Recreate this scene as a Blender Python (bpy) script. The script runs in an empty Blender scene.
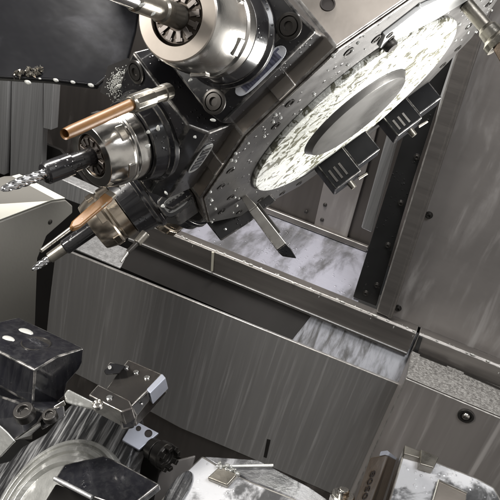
import bpy, bmesh, math, random
import numpy as np
from mathutils import Vector, Matrix
random.seed(7)
S = bpy.context.scene
COL = S.collection
R_ = math.radians
F = 650.0
# ------------------------------------------------------------------ camera frame expressed in the machine's own axes
def nrm(a): a = np.array(a, float); return a/np.linalg.norm(a)
DN = nrm([-310, 1150, 650]); XM = np.array([2817, 1107, -650.]); XM = nrm(XM-DN*XM.dot(DN)); YM = np.cross(-DN, XM)
MW = np.array([XM, YM, -DN])                     # camera axes (right, down, forward) -> world
def cw(c): return MW @ np.array(c, float)
def ray(px, py): return cw([(px-250)/F, (py-250)/F, 1.0])
def P(px, py, d): return ray(px, py)*d
def onplane(px, py, p0, n):
    r = ray(px, py); return r*(np.dot(p0, n)/np.dot(r, n))
def onY(y): return lambda px, py: onplane(px, py, (0, y, 0), (0, 1, 0))
def onZ(z): return lambda px, py: onplane(px, py, (0, 0, z), (0, 0, 1))
# ------------------------------------------------------------------ materials
def mat(name, c1, c2=None, metal=0.0, r1=0.3, r2=None, scale=(8, 8, 8), rot=(0, 0, 0), detail=6, bump=0.0, bscale=None,
        film=None, film_amt=0.5, film_scale=(6, 6, 6), film_rough=0.25, beads=0.0, bead_scale=160, coat=0.0, spec=0.5, aniso=0.0,
        flecks=None, fleck_scale=(30, 30, 30), contrast=0.25, film_soft=0.10, film_metal=0.0):
    m = bpy.data.materials.new(name); m.use_nodes = True
    nt = m.node_tree; N = nt.nodes; L = nt.links; N.clear()
    out = N.new('ShaderNodeOutputMaterial'); b = N.new('ShaderNodeBsdfPrincipled'); L.new(b.outputs[0], out.inputs[0])
    b.inputs['Specular IOR Level'].default_value = spec; b.inputs['Coat Weight'].default_value = coat
    b.inputs['Coat Roughness'].default_value = 0.08; b.inputs['Anisotropic'].default_value = aniso
    tc = N.new('ShaderNodeTexCoord')
    def mp(sc):
        a = N.new('ShaderNodeMapping'); a.inputs['Scale'].default_value = sc; a.inputs['Rotation'].default_value = rot
        # rotate first, then stretch
        r = N.new('ShaderNodeMapping'); r.inputs['Rotation'].default_value = rot
        a.inputs['Rotation'].default_value = (0, 0, 0)
        L.new(tc.outputs['Object'], r.inputs[0]); L.new(r.outputs[0], a.inputs[0]); return a.outputs[0]
    def noise(sc, det, rough=0.6, dist=0.0):
        n = N.new('ShaderNodeTexNoise'); n.inputs['Scale'].default_value = 1; n.inputs['Detail'].default_value = det
        n.inputs['Roughness'].default_value = rough; n.inputs['Distortion'].default_value = dist; L.new(mp(sc), n.inputs[0]); return n.outputs[0]
    def ramp(x, a, z):
        r = N.new('ShaderNodeMapRange'); r.inputs[1].default_value = a; r.inputs[2].default_value = z; r.interpolation_type = 'SMOOTHSTEP'
        L.new(x, r.inputs[0]); return r.outputs[0]
    def mixc(f, a, c):
        x = N.new('ShaderNodeMix'); x.data_type = 'RGBA'; L.new(f, x.inputs[0])
        for i, v in ((6, a), (7, c)):
            if isinstance(v, tuple): x.inputs[i].default_value = (*v, 1)
            else: L.new(v, x.inputs[i])
        return x.outputs[2]
    def mixf(f, a, c):
        x = N.new('ShaderNodeMix'); x.data_type = 'FLOAT'; L.new(f, x.inputs[0])
        for i, v in ((2, a), (3, c)):
            if isinstance(v, (int, float)): x.inputs[i].default_value = v
            else: L.new(v, x.inputs[i])
        return x.outputs[0]
    c2 = c2 or tuple(v*0.7 for v in c1); r2 = r2 if r2 is not None else r1*1.4
    n1 = ramp(noise(scale, detail), 0.5-contrast, 0.5+contrast)
    col = mixc(n1, c1, c2)
    n2 = ramp(noise(tuple(v*0.37+3 for v in scale), 3), 0.35, 0.65)
    ro = mixf(n2, r1, r2); me = metal
    if flecks:
        fk = ramp(noise(fleck_scale, 3, 0.55, .9), 0.535, 0.57)
        col = mixc(fk, col, flecks); ro = mixf(fk, ro, 0.3)
    if film:
        fm = ramp(noise(film_scale, 5, 0.62, 0.4), 1-film_amt-film_soft, 1-film_amt+film_soft)
        col = mixc(fm, col, film); ro = mixf(fm, ro, film_rough); me = mixf(fm, metal, film_metal)
    L.new(col, b.inputs['Base Color']); L.new(ro, b.inputs['Roughness'])
    if isinstance(me, (int, float)): b.inputs['Metallic'].default_value = me
    else: L.new(me, b.inputs['Metallic'])
    last = None
    if bump:
        bn = N.new('ShaderNodeBump'); bn.inputs['Strength'].default_value = 1; bn.inputs['Distance'].default_value = bump
        L.new(noise(bscale or tuple(v*2.2 for v in scale), 4), bn.inputs['Height']); last = bn.outputs[0]
    if beads:
        vo = N.new('ShaderNodeTexVoronoi'); vo.inputs['Scale'].default_value = bead_scale; L.new(tc.outputs['Object'], vo.inputs[0])
        h = ramp(vo.outputs['Distance'], 0.32, 0.05)
        nn = ramp(noise((25, 25, 25), 3), 0.48, 0.6)
        mu = N.new('ShaderNodeMath'); mu.operation = 'MULTIPLY'; L.new(h, mu.inputs[0]); L.new(nn, mu.inputs[1])
        b2 = N.new('ShaderNodeBump'); b2.inputs['Strength'].default_value = 1; b2.inputs['Distance'].default_value = beads
        L.new(mu.outputs[0], b2.inputs['Height'])
        if last: L.new(last, b2.inputs['Normal'])
        last = b2.outputs[0]
    if last: L.new(last, b.inputs['Normal'])
    return m
M = {}
M['panel'] = mat('brushed_panel_steel', (.31, .302, .295), (.27, .262, .255), 0.45, .36, .46, scale=(90, 90, 2.5), contrast=.45, bump=.00012,
                 film=(.40, .392, .385), film_amt=.36, film_scale=(100, 100, 2.8), film_rough=.5, film_soft=.16, film_metal=.3)
M['cover_steel'] = mat('cover_steel', (.40, .37, .35), (.31, .285, .27), 0.45, .38, .48, scale=(40, 40, 1.6), contrast=.45, bump=.0001,
                 film=(.52, .49, .47), film_amt=.36, film_scale=(34, 34, 1.5), film_rough=.5, film_soft=.12, film_metal=.2)
M['panel_plain'] = mat('satin_panel_steel', (.35, .325, .31), (.28, .26, .247), 0.5, .38, .5, scale=(5, 5, 9), contrast=.3, bump=.0002, bscale=(14, 14, 90),
                 film=(.42, .40, .385), film_amt=.36, film_scale=(26, 26, 5), film_rough=.55, film_soft=.16)
M['bevel'] = mat('spattered_steel', (.36, .35, .33), (.24, .23, .22), 0.6, .3, .5, scale=(60, 60, 60), contrast=.2, bump=.0006, beads=.0012, bead_scale=220,
                 film=(.42, .41, .39), film_amt=.48, film_scale=(190, 190, 190), film_rough=.3, film_soft=.16)
M['ledge'] = mat('ledge_steel', (.25, .232, .215), (.17, .157, .147), 0.65, .33, .45, scale=(4, 40, 60), contrast=.3, bump=.0002)
M['dark_sheet'] = mat('dark_sheet', (.020, .018, .017), (.013, .012, .011), .0, .7, .8, scale=(6, 6, 3), spec=.25)  # near-black, deepened to carry the ledge's shadow on the slope
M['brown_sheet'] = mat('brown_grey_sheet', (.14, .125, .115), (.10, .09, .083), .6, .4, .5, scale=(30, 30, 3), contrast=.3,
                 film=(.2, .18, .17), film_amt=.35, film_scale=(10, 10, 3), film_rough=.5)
M['rail'] = mat('brushed_aluminium', (.62, .62, .62), (.40, .40, .40), .7, .3, .42, scale=(260, 260, 3), contrast=.3, bump=.0003)
M['black'] = mat('black_oxide', (.010, .010, .012), (.018, .017, .018), .0, .13, .3, scale=(20, 20, 20), contrast=.2, coat=.35, bump=.0001, bscale=(60, 60, 60), beads=.0006, bead_scale=190)
M['black_wet'] = mat('wet_black_oxide', (.006, .006, .008), (.012, .012, .016), .0, .10, .26, scale=(20, 20, 20), coat=.5, bump=.0004, bscale=(50, 50, 14),
                 film=(.026, .026, .028), film_amt=.42, film_scale=(110, 110, 9), film_rough=.2, film_soft=.22, beads=.0002, bead_scale=210)
M['block_steel'] = mat('oiled_dark_steel', (.13, .12, .11), (.07, .065, .065), .7, .16, .3, scale=(30, 30, 30), contrast=.3, bump=.0002, coat=.3)
M['edge_dark'] = mat('highlit_rubbed_black_edge', (.20, .19, .18), (.03, .03, .03), .7, .2, .35, scale=(70, 70, 70), contrast=.12)
M['edge_mid'] = mat('highlit_rubbed_mid_edge', (.42, .40, .38), (.06, .06, .06), .7, .2, .35, scale=(60, 60, 60), contrast=.12)
M['edge_bright'] = mat('highlit_rubbed_bright_edge', (.70, .67, .62), (.22, .2, .19), .8, .2, .35, scale=(60, 60, 60), contrast=.15)
M['edge_soft'] = mat('highlit_worn_sheet_edge', (.50, .48, .45), (.30, .285, .27), .6, .3, .4, scale=(50, 50, 50), contrast=.15)
M['black_matte'] = mat('oiled_black_steel', (.008, .008, .009), (.014, .014, .015), 0, .4, .55, scale=(40, 40, 40), spec=.08, beads=.0006, bead_scale=200)
M['seal'] = mat('black_seal', (.012, .012, .012), (.02, .02, .02), 0, .3, .5, beads=.0008, bead_scale=120)
M['cover'] = mat('dark_blue_grey_cover', (.012, .012, .014), (.007, .007, .008), .1, .3, .45, scale=(7, 7, 7), contrast=.35, bump=.0012, bscale=(9, 9, 9),
                 film=(.055, .055, .062), film_amt=.33, film_scale=(11, 11, 11), film_rough=.4, film_soft=.2, spec=.28)
M['nut'] = mat('polished_nut_steel', (.80, .78, .74), (.62, .59, .55), 1, .16, .28, scale=(30, 30, 30), contrast=.3, bump=.0002, bscale=(60, 60, 60))
M['nut_warm'] = mat('champagne_nut_steel', (.60, .52, .43), (.46, .40, .32), 1, .2, .32, scale=(25, 25, 25), contrast=.3, bump=.0002)
M['nut_face'] = mat('warm_grey_nut_face', (.50, .44, .385), (.38, .335, .29), .45, .34, .46, scale=(25, 25, 25), contrast=.3)
M['collet'] = mat('dark_collet_steel', (.09, .075, .065), (.06, .05, .04), .8, .3, .4)
M['tooth'] = mat('worn_collet_steel', (.30, .27, .25), (.2, .18, .17), .9, .3, .4, scale=(90, 90, 90))
M['drum'] = mat('turret_drum_steel', (.40, .355, .31), (.30, .265, .23), .8, .3, .42, scale=(16, 16, 16), contrast=.3, bump=.0002)
M['face'] = mat('turret_face_steel', (.125, .12, .115), (.085, .082, .08), .85, .34, .5, scale=(20, 20, 20), contrast=.3, bump=.0003, beads=.0012, bead_scale=110)
M['hub'] = mat('turned_hub_steel', (.22, .215, .205), (.16, .155, .15), .9, .26, .36, scale=(18, 18, 18), bump=.0002)
M['foil'] = mat('wet_pale_ring', (.86, .865, .81), (.66, .665, .61), .25, .16, .35, scale=(30, 30, 30), contrast=.3,
                 flecks=(.17, .165, .12), fleck_scale=(62, 62, 62), bump=.004, bscale=(40, 70, 70), coat=.6)  # dark flecks are broken reflections painted into the ring's colour
M['glare_white'] = mat('glare_white_plate', (.88, .88, .86), (.8, .8, .78), .1, .25, .4, scale=(12, 12, 12), coat=.3)
M['brass'] = mat('brown_brass_pipe', (.24, .115, .036), (.14, .065, .020), .1, .42, .42, scale=(25, 25, 25), contrast=.3)
M['fitting'] = mat('nickel_fitting', (.34, .32, .28), (.24, .22, .19), .9, .25, .4, scale=(60, 60, 60), bump=.0003)
M['drill'] = mat('bright_drill_steel', (.85, .85, .86), (.7, .7, .72), 1, .12, .2)
M['beige'] = mat('beige_enamel', (.19, .183, .165), (.165, .158, .143), .0, .35, .5, scale=(5, 5, 5), contrast=.35, bump=.0002, bscale=(200, 200, 200), coat=.1)
M['beige_lit_top'] = mat('lit_cream_enamel_top', (.70, .69, .62), (.6, .59, .52), .0, .3, .45, scale=(9, 9, 9), contrast=.35)
M['wetfloor'] = mat('coolant_washed_floor', (.20, .20, .21), (.12, .12, .125), .35, .2, .4, scale=(9, 9, 9), contrast=.3, bump=.0015, bscale=(12, 30, 30),
                 film=(.34, .34, .39), film_amt=.52, film_scale=(16, 5, 5), film_rough=.25, film_soft=.13, beads=.0015, bead_scale=90, coat=.4)
M['milky'] = mat('milky_coolant_on_steel', (.12, .12, .122), (.22, .22, .225), .4, .2, .35, scale=(18, 18, 18), contrast=.25, bump=.0015, bscale=(30, 30, 30),
                 film=(.72, .72, .74), film_amt=.535, film_scale=(17, 17, 17), film_rough=.22, film_soft=.06, beads=.0012, bead_scale=130, coat=.4)
M['streaky'] = mat('streaked_wet_steel', (.055, .055, .058), (.03, .03, .032), .55, .2, .34, scale=(26, 26, 26), contrast=.25, bump=.0012, bscale=(50, 50, 10),
                 film=(.34, .34, .34), film_amt=.43, film_scale=(170, 14, 14), film_rough=.3, film_soft=.16, coat=.4)
M['ring'] = mat('wet_turned_ring', (.6, .6, .57), (.40, .40, .38), .6, .16, .3, scale=(40, 40, 40), contrast=.3, bump=.0008, film=(.7, .7, .68), film_amt=.38,
                 film_scale=(30, 30, 30), film_rough=.25, coat=.5)
M['etched'] = mat('brown_etched_steel', (.17, .125, .085), (.11, .08, .055), .6, .35, .5, scale=(90, 90, 90), contrast=.25, bump=.0005)
M['ink'] = mat('dark_engraving', (.02, .015, .012), (.03, .02, .015), 0, .6, .7)
M['badge'] = mat('grey_badge', (.32, .32, .31), (.2, .2, .2), .5, .3, .4, scale=(90, 90, 90))
M['badge_white'] = mat('wet_white_badge', (.85, .86, .9), (.68, .7, .76), .2, .2, .35, scale=(60, 60, 60), contrast=.3)
M['bolt'] = mat('dark_bolt_steel', (.10, .095, .09), (.06, .055, .05), .8, .25, .4)
M['screw'] = mat('bright_screw', (.75, .75, .74), (.6, .6, .6), .9, .2, .3)
M['drop'] = mat('milky_drop', (.80, .80, .76), (.7, .7, .66), 0, .06, .12, coat=.6); M['drop'].node_tree.nodes['Principled BSDF'].inputs['Transmission Weight'].default_value = .45
M['plate_pale'] = mat('pale_blue_steel', (.62, .65, .74), (.5, .52, .6), .4, .3, .4, scale=(20, 20, 20))
M['plate_blue'] = mat('blue_grey_lettering', (.12, .13, .2), (.2, .2, .26), .2, .3, .4, scale=(200, 200, 200))
M['stick'] = mat('cream_plastic', (.62, .6, .5), (.5, .48, .4), 0, .4, .5)
M['floor'] = mat('dark_wet_pan', (.05, .048, .045), (.03, .03, .03), .3, .25, .4)
# ------------------------------------------------------------------ mesh builder
class B:
    def __init__(s): s.b = bmesh.new()
    def face(s, pts):
        try: s.b.faces.new([s.b.verts.new(tuple(p)) for p in pts])
        except ValueError: pass
    def prism(s, pts, vec):
        pts = [np.array(p, float) for p in pts]; vec = np.array(vec, float); n = len(pts)
        a = [s.b.verts.new(tuple(p)) for p in pts]; c = [s.b.verts.new(tuple(p+vec)) for p in pts]
        s.b.faces.new(a); s.b.faces.new(c[::-1])
        for i in range(n): s.b.faces.new([a[i], c[i], c[(i+1) % n], a[(i+1) % n]])
        return s
    def hull(s, pts):
        vs = [s.b.verts.new(tuple(p)) for p in pts]
        r = bmesh.ops.convex_hull(s.b, input=vs)
        bad = [e for e in set(r['geom_interior']+r['geom_unused']) if isinstance(e, bmesh.types.BMVert)]
        if bad: bmesh.ops.delete(s.b, geom=bad, context='VERTS')
        bmesh.ops.dissolve_limit(s.b, angle_limit=R_(1.5), verts=s.b.verts[:], edges=s.b.edges[:])
        return s
    def box(s, o, ax, lo, hi):
        o = np.array(o, float); q = []
        for z in (lo[2], hi[2]):
            for x, y in ((lo[0], lo[1]), (hi[0], lo[1]), (hi[0], hi[1]), (lo[0], hi[1])): q.append(o+ax[0]*x+ax[1]*y+ax[2]*z)
        v = [s.b.verts.new(tuple(p)) for p in q]
        for f in ((0, 1, 2, 3), (7, 6, 5, 4), (0, 4, 5, 1), (1, 5, 6, 2), (2, 6, 7, 3), (3, 7, 4, 0)): s.b.faces.new([v[i] for i in f])
        return s
    def lathe(s, o, d, prof, seg=48, cap=True, wob=0.0, twist=None):
        o = np.array(o, float); d = nrm(d); a = nrm(np.cross(d, [0.13, .2, .97] if abs(d[2]) < .9 else [1, 0, 0])); c = np.cross(d, a); rings = []
        for k, (t, r) in enumerate(prof):
            rr = []
            for i in range(seg):
                th = 2*math.pi*i/seg+(twist*t if twist else 0); q = r*(1+wob*math.cos(2*2*math.pi*i/seg))
                rr.append(s.b.verts.new(tuple(o+d*t+(a*math.cos(th)+c*math.sin(th))*q)))
            rings.append(rr)
        for k in range(len(rings)-1):
            for i in range(seg): s.b.faces.new([rings[k][i], rings[k][(i+1) % seg], rings[k+1][(i+1) % seg], rings[k+1][i]])
        if cap: s.b.faces.new(rings[0][::-1]); s.b.faces.new(rings[-1])
        return s
    def cyl(s, p0, p1, r0, r1=None, seg=32):
        p0 = np.array(p0, float); p1 = np.array(p1, float); L = np.linalg.norm(p1-p0); r1 = r0 if r1 is None else r1
        return s.lathe(p0, p1-p0, [(0, r0), (L, r1)], seg)
    def blob(s, c, rx, ry, rz, seg=12):
        r = bmesh.ops.create_icosphere(s.b, subdivisions=2, radius=1)
        for v in r['verts']: v.co = Vector((v.co.x*rx+c[0], v.co.y*ry+c[1], v.co.z*rz+c[2]))
        return s
    def build(s, name, m, parent=None, bevel=0.0, loc=None, seg=2):
        bmesh.ops.remove_doubles(s.b, verts=s.b.verts[:], dist=1e-6)
        bmesh.ops.recalc_face_normals(s.b, faces=s.b.faces[:])
        for e in s.b.edges:
            if len(e.link_faces) == 2 and e.calc_face_angle(0) > R_(28): e.smooth = False
        for f in s.b.faces: f.smooth = True
        # origin: parent's world origin, or the mesh's own base centre
        if parent is not None: o = Vector(parent['_o'])
        elif loc is not None: o = Vector(tuple(loc))
        else:
            vs = [v.co for v in s.b.verts]; o = Vector((sum(v.x for v in vs)/len(vs), sum(v.y for v in vs)/len(vs), min(v.z for v in vs)))
        for v in s.b.verts: v.co -= o
        me = bpy.data.meshes.new(name); s.b.to_mesh(me); s.b.free(); me.materials.append(M[m] if isinstance(m, str) else m)
        ob = bpy.data.objects.new(name, me); COL.objects.link(ob)
        if parent is not None: ob.parent = parent
        else: ob.location = o
        ob['_o'] = tuple(o)
        if bevel:
            md = ob.modifiers.new('bevel', 'BEVEL'); md.width = bevel; md.segments = seg; md.limit_method = 'ANGLE'; md.angle_limit = R_(28); md.harden_normals = True
            wm = {'black': 'edge_dark', 'black_wet': 'edge_mid', 'block_steel': 'edge_bright', 'black_matte': 'edge_dark', 'drum': 'edge_bright', 'ledge': 'edge_soft', 'panel': 'edge_soft', 'cover_steel': 'edge_soft', 'milky': 'edge_soft', 'face': 'edge_bright'}.get(m if isinstance(m, str) else '')
            if wm: me.materials.append(M[wm]); md.material = 1  # bevel colour paints edge highlights along with rubbed wear
        return ob
def thing(name, label, cat, o, group=None):
    e = bpy.data.objects.new(name, None); COL.objects.link(e); e.location = tuple(o); e['_o'] = tuple(float(x) for x in o)
    e.empty_display_size = .02; e['label'] = label; e['category'] = cat
    if group: e['group'] = group
    return e
def tag(o, label, cat, group=None):
    o['label'] = label; o['category'] = cat
    if group: o['group'] = group
    return o
def struct(o): o['kind'] = 'structure'; return o
def slab(pix, plane, vec, name, m, parent=None, bevel=.001): return B().prism([plane(*q) for q in pix], vec).build(name, m, parent, bevel)
def trihedron(O, d, A, Bq, C):
    """three mutually perpendicular edge directions of a box corner seen at O whose edges run towards A, B, C"""
    o = P(*O, d); q = [A, Bq, C]; x = np.array([d*1.06]*3)
    for it in range(60):
        def res(x):
            e = [P(*q[i], x[i])-o for i in range(3)]; e = [v/np.linalg.norm(v) for v in e]
            return np.array([e[0]@e[1], e[1]@e[2], e[2]@e[0]])
        r = res(x); J = np.zeros((3, 3))
        for i in range(3): y = x.copy(); y[i] += 1e-5; J[:, i] = (res(y)-r)/1e-5
        x = x-np.clip(np.linalg.lstsq(J, r, rcond=None)[0], -.03, .03)
    e = [P(*q[i], x[i])-o for i in range(3)]; L = [np.linalg.norm(v) for v in e]; u = [v/l for v, l in zip(e, L)]
    return o, u, L
GX = np.array([1., 0, 0]); GY = np.array([0, 1., 0]); GZ = np.array([0, 0, 1.])
# ================================================================== ENCLOSURE
YW = 1.30
def bolt_at(par, c, n, r=.006, h=.005, m='bolt', name='bolt'):
    n = nrm(n); bb = B(); bb.lathe(c, n, [(-.002, r*1.5), (.0012, r*1.5), (.0013, r), (h, r), (h, r*.5), (h*.4, r*.45)], 20, cap=True)
    return bb.build(name, m, par, .0004)
# upper right panel
Y0 = onY(YW)
t = thing('wall_panel', 'large flat grey-brown steel panel filling the upper right corner', 'wall panel', onY(YW)(440, 340))
slab([(391, 316), (479, 43), (520, -90), (640, -60), (640, 418)], Y0, (0, .012, 0), 'sheet', 'panel_plain', t, .002)
for q in ((429, 215), (398, 308)): bolt_at(t, Y0(*q), (0, -1, 0), .0055, .007)
# post with rolled rib
t = thing('frame_post', 'slanting steel post with rolled edge left of the big panel', 'post', onY(YW-.02)(385, 314))
Yp = onY(YW-.022)
slab([(376, 312), (389, 318), (478, 41), (520, -90), (506, -90), (454, 60)], Yp, (0, .020, 0), 'face', 'ledge', t, .003)
a, b_ = Yp(389.5, 318), Yp(482, 30); b2 = a+(b_-a)*1.5
B().cyl(a+GY*.004, b2+GY*.004, .0055, .0055, 20).build('rolled_edge', 'ledge', t)
# black seal strip with bolts
t = thing('seal_strip', 'black strip with bolts running down beside the steel post', 'seal strip', onY(YW)(365, 302))
Ys = onY(YW+.004)
slab([(353, 297), (376, 306), (413, 180), (460, 35), (435, 35), (391, 176)], Ys, (0, .012, 0), 'strip', 'seal', t)
for q in ((401, 203), (388, 245), (377, 285), (417, 157), (366, 293)):
    bolt_at(t, Ys(*q), (0, -1, 0), .0045, .006)
# recess behind: back sheets, rail, floor
zf = Y0(300, 279)[2]; Zf = onZ(zf)
yb = max(Zf(300, 228)[1], YW+.10); Yb = onY(yb)
t = thing('recess_wall', 'grey-brown back wall of the recess with two upright seams', 'wall panel', Yb(320, 235))
slab([(120, 150), (316, 232), (335, 150), (380, 0), (180, -40)], Yb, (0, .01, 0), 'sheet', 'brown_sheet', t, .002)
slab([(312, 234), (345, 245), (372, 150), (400, 30), (365, 10), (331, 150)], onY(yb-.006), (0, .005, 0), 'sheet', 'panel_plain', t, .0015)
slab([(340, 252), (400, 270), (440, 100), (440, 0), (402, 0), (371, 145)], onY(yb+.002), (0, .01, 0), 'sheet', 'brown_sheet', t, .002)
for q in ((306, 212), (322, 220), (325, 205)): bolt_at(t, onY(yb-.007)(*q), (0, -1, 0), .0035, .003)
slab([(262, 212), (366, 252), (368, 247), (264, 207)], onY(yb-.02), (0, .012, 0), 'foot_rail', 'ledge', t, .002)
t = thing('guide_rail', 'light grey upright rail ending inside the recess', 'rail', onY(YW+.06)(367, 230))
slab([(361, 228), (372, 233), (400, 130), (425, 40), (412, 40), (388, 130)], onY(YW+.06), (0, .02, 0), 'rail', 'rail', t, .003)
fl = B(); p = [Zf(160, 222), Zf(360, 302), Zf(375, 246), Zf(262, 206), Zf(190, 180)]
ys = YW+.001; p = [Zf(150, 226), Zf(358, 302)]; p = [np.array([q[0], ys, zf]) for q in p]
pp = [p[0], p[1], np.array([p[1][0], yb-.001, zf+.012]), np.array([p[0][0], yb-.001, zf+.012])]
fl.prism(pp, (0, 0, -.01)); f_ = fl.build('recess_floor', 'wetfloor')
tag(f_, 'pale wet floor sheet of the recess, washed with milky coolant', 'floor sheet')
# side closing strip of the recess, dark
# ledge beam
zt = zf+.002; yl = YW-.030; Yl = onY(yl)
zb = Yl(245, 289)[2]
xl = Yl(128, 240)[0]; xm = Yl(414, 342)[0]; xr = Yl(640, 430)[0]
def beam(x0, x1, lab):
    t = thing('ledge_beam', lab, 'ledge', (x0*.5+x1*.5, yl, zb), 'steel ledge beams across the chamber')
    B().prism([(x0, yl, zb), (x0, yl, zt-.004), (x0, yl+.004, zt), (x0, YW-.0012, zt), (x0, YW-.0012, zb+.012), (x0, yl+.012, zb)], (x1-x0, 0, 0)).build('beam', 'ledge', t, .0012)
    B().prism([(x0+.001, yl-.0028, zb+.0055), (x0+.001, yl-.0028, zb+.0085), (x0+.001, yl+.001, zb+.0085), (x0+.001, yl+.001, zb+.0055)], (x1-x0-.002, 0, 0)).build('edge_fold', 'rail', t, .0008)
    return t
beam(xl, xm-.003, 'long steel ledge below the wet recess, drops along its edge')
tb = beam(xm+.003, xr, 'short steel ledge right of the slot, under the large panel')
# drops along the ledge's upper edge
rd = random.Random(3); k = 0
for i in range(46):
    fx = .10+i*.0195+rd.uniform(-.012, .012); x = xl+(xr-xl)*fx*.93
    r = rd.choice((.0010, .0014, .0018, .0026, .0034))*rd.uniform(.8, 1.15)
    tag(B().blob((x, yl+rd.uniform(-.001, .007), zt+r*.15), r*rd.uniform(1, 2.4), r, r*.6).build('coolant_drop', 'drop'), 'small milky coolant drop on the upper edge of the steel ledge', 'drop', 'coolant drops along the ledge')
for i in range(9):
    x = xl+(xr-xl)*rd.uniform(.1, .9); z = zt-rd.uniform(.003, .02); r = rd.uniform(.0008, .0014)
    tag(B().blob((x, yl-.0002, z), r, r*.5, r*rd.uniform(2, 6)).build('coolant_run', 'drop'), 'thin run of coolant trickling down the front of the ledge', 'drop', 'coolant runs on the ledge front')
# stick hanging on ledge
a = onY(yl-.004)(213, 252); c = onY(yl-.004)(212, 271)
tag(B().cyl(a, c, .0035, .003, 12).build('plastic_pin', 'stick', bevel=.0008), 'thin cream pin standing against the dark ledge face', 'pin')
# big lower panel + lit flange + slope up to the ledge
YP = YW-.075; Ylp = onY(YP)
t = thing('splash_panel', 'wide brushed steel splash panel streaked with dried coolant, centre', 'wall panel', Ylp(220, 440))
slab([(56, 246.5), (120, 272), (409, 388.5), (386, 460), (372, 512), (246, 456), (180, 428), (145, 409), (44, 358), (49, 305)], Ylp, (0, .008, 0), 'sheet', 'panel', t, .002)
slab([(267, 439), (270.5, 440), (266.5, 458), (263.5, 457)], onY(YP-.001), (0, .0008, 0), 'slot', 'bolt', t, .0)
zc = Ylp(300, 345)[2]
x0 = Ylp(64, 248)[0]; x1 = Ylp(119, 268)[0]; x2 = Ylp(412, 387)[0]
xw = Ylp(292, 338)[0]; xw2 = xw+.035
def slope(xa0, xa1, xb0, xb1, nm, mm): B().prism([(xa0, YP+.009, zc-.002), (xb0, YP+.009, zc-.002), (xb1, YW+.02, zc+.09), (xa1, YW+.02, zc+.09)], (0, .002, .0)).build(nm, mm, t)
slope(x1, x1, xw, xw2, 'shade_dark_sheet', 'dark_sheet')  # shadow under the ledge put into this half's near-black colour
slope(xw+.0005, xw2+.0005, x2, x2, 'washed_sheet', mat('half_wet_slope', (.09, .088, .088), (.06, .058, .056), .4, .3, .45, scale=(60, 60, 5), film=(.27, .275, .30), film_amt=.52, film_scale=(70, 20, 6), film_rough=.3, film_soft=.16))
B().prism([(x0, YP+.0085, zc-.003), (x1-.001, YP+.0085, zc-.003), (x1+.004, YP+.075, zc+.012), (x0+.03, YP+.075, zc+.012)], (0, 0, -.004)).build('light_patch_flange', 'rail', t, .001)  # patch of light on the sheet, made as a bright flange
B().prism([(x1-.002, YP+.0085, zc-.004), (x1-.002, YP+.075, zc+.010), (x1-.002, YW+.02, zc+.088), (x1-.002, YW+.02, zc-.05)], (.003, 0, 0)).build('end_gusset', 'dark_sheet', t)
# dark wall behind the lower panel
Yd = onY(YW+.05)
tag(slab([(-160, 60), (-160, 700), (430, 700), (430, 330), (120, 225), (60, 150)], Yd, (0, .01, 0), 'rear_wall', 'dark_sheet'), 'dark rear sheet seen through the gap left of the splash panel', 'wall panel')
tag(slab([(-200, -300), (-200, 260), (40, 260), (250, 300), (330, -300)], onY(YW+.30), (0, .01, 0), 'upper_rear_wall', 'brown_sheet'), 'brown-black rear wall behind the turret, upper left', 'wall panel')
tag(slab([(47, 350), (145, 405), (246, 450), (400, 500), (400, 570), (246, 492), (150, 442), (36, 388)], onY(YP+.012), (0, .006, 0), 'lower_skirt', 'brown_sheet', bevel=.001), 'dark skirt sheet under the bottom edge of the splash panel', 'wall panel')
# slot seal
tag(slab([(419, 336), (422.5, 338), (416.5, 357), (412.5, 355)], onY(yl-.004), (0, .006, 0), 'rubber_seal', 'seal'), 'short black rubber seal between the two ledge beams', 'seal')
# right cover
YC = YW-.17; Yc = onY(YC)
t = thing('side_cover', 'steel cover with a spattered sloping top edge and one bolt, lower right', 'cover', Yc(440, 480))
za = Yc(450, 397)[2]; xa = Yc(404, 382)[0]; xb = xa+.9
Ybk = onY(yl-.006); zk = Ybk(450, 367)[2]
zlow = Yc(380, 640)[2]
B().prism([(xa, YC, zlow), (xa, YC, za), (xa, yl-.006, zk), (xa, YW-.04, zk-.01), (xa, YW-.04, zlow)], (xb-xa, 0, 0)).build('body', 'cover_steel', t, .0025)
n_b = nrm(np.cross([1, 0, 0], [0, yl-.006-YC, zk-za])); 
if n_b[2] < 0: n_b = -n_b
u_b = nrm([0, yl-.006-YC, zk-za]); Lb = math.hypot(yl-.006-YC, zk-za)
B().prism([np.array([xa+.001, YC, za])+u_b*.003+n_b*.0015, np.array([xb, YC, za])+u_b*.003+n_b*.0015, np.array([xb, YC, za])+u_b*(Lb-.004)+n_b*.0015, np.array([xa+.001, YC, za])+u_b*(Lb-.004)+n_b*.0015], n_b*.0015).build('bevel_face', 'bevel', t, .0008)
pb = lambda x, y: onplane(x, y, np.array([xa, YC, za])+n_b*.0032, n_b)
for q in (((420, 354.5), (447, 365.5), (446.5, 367), (419.5, 356)), ((464, 372.5), (500, 388), (540, 404), (539, 406.5), (499.5, 390), (463.5, 374))): B().prism([pb(*v) for v in q], n_b*.0012).build('sealant_line', 'bolt', t)
c = Yc(466, 415)
B().lathe(c-GY*.001, -GY, [(0, .016), (.003, .016), (.004, .0145), (.004, .011), (.001, .0105)], 32).build('bolt_washer', 'bolt', t)
B().blob(c-GY*.004, .0085, .006, .0085).build('bolt_head', 'nut', t)
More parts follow.
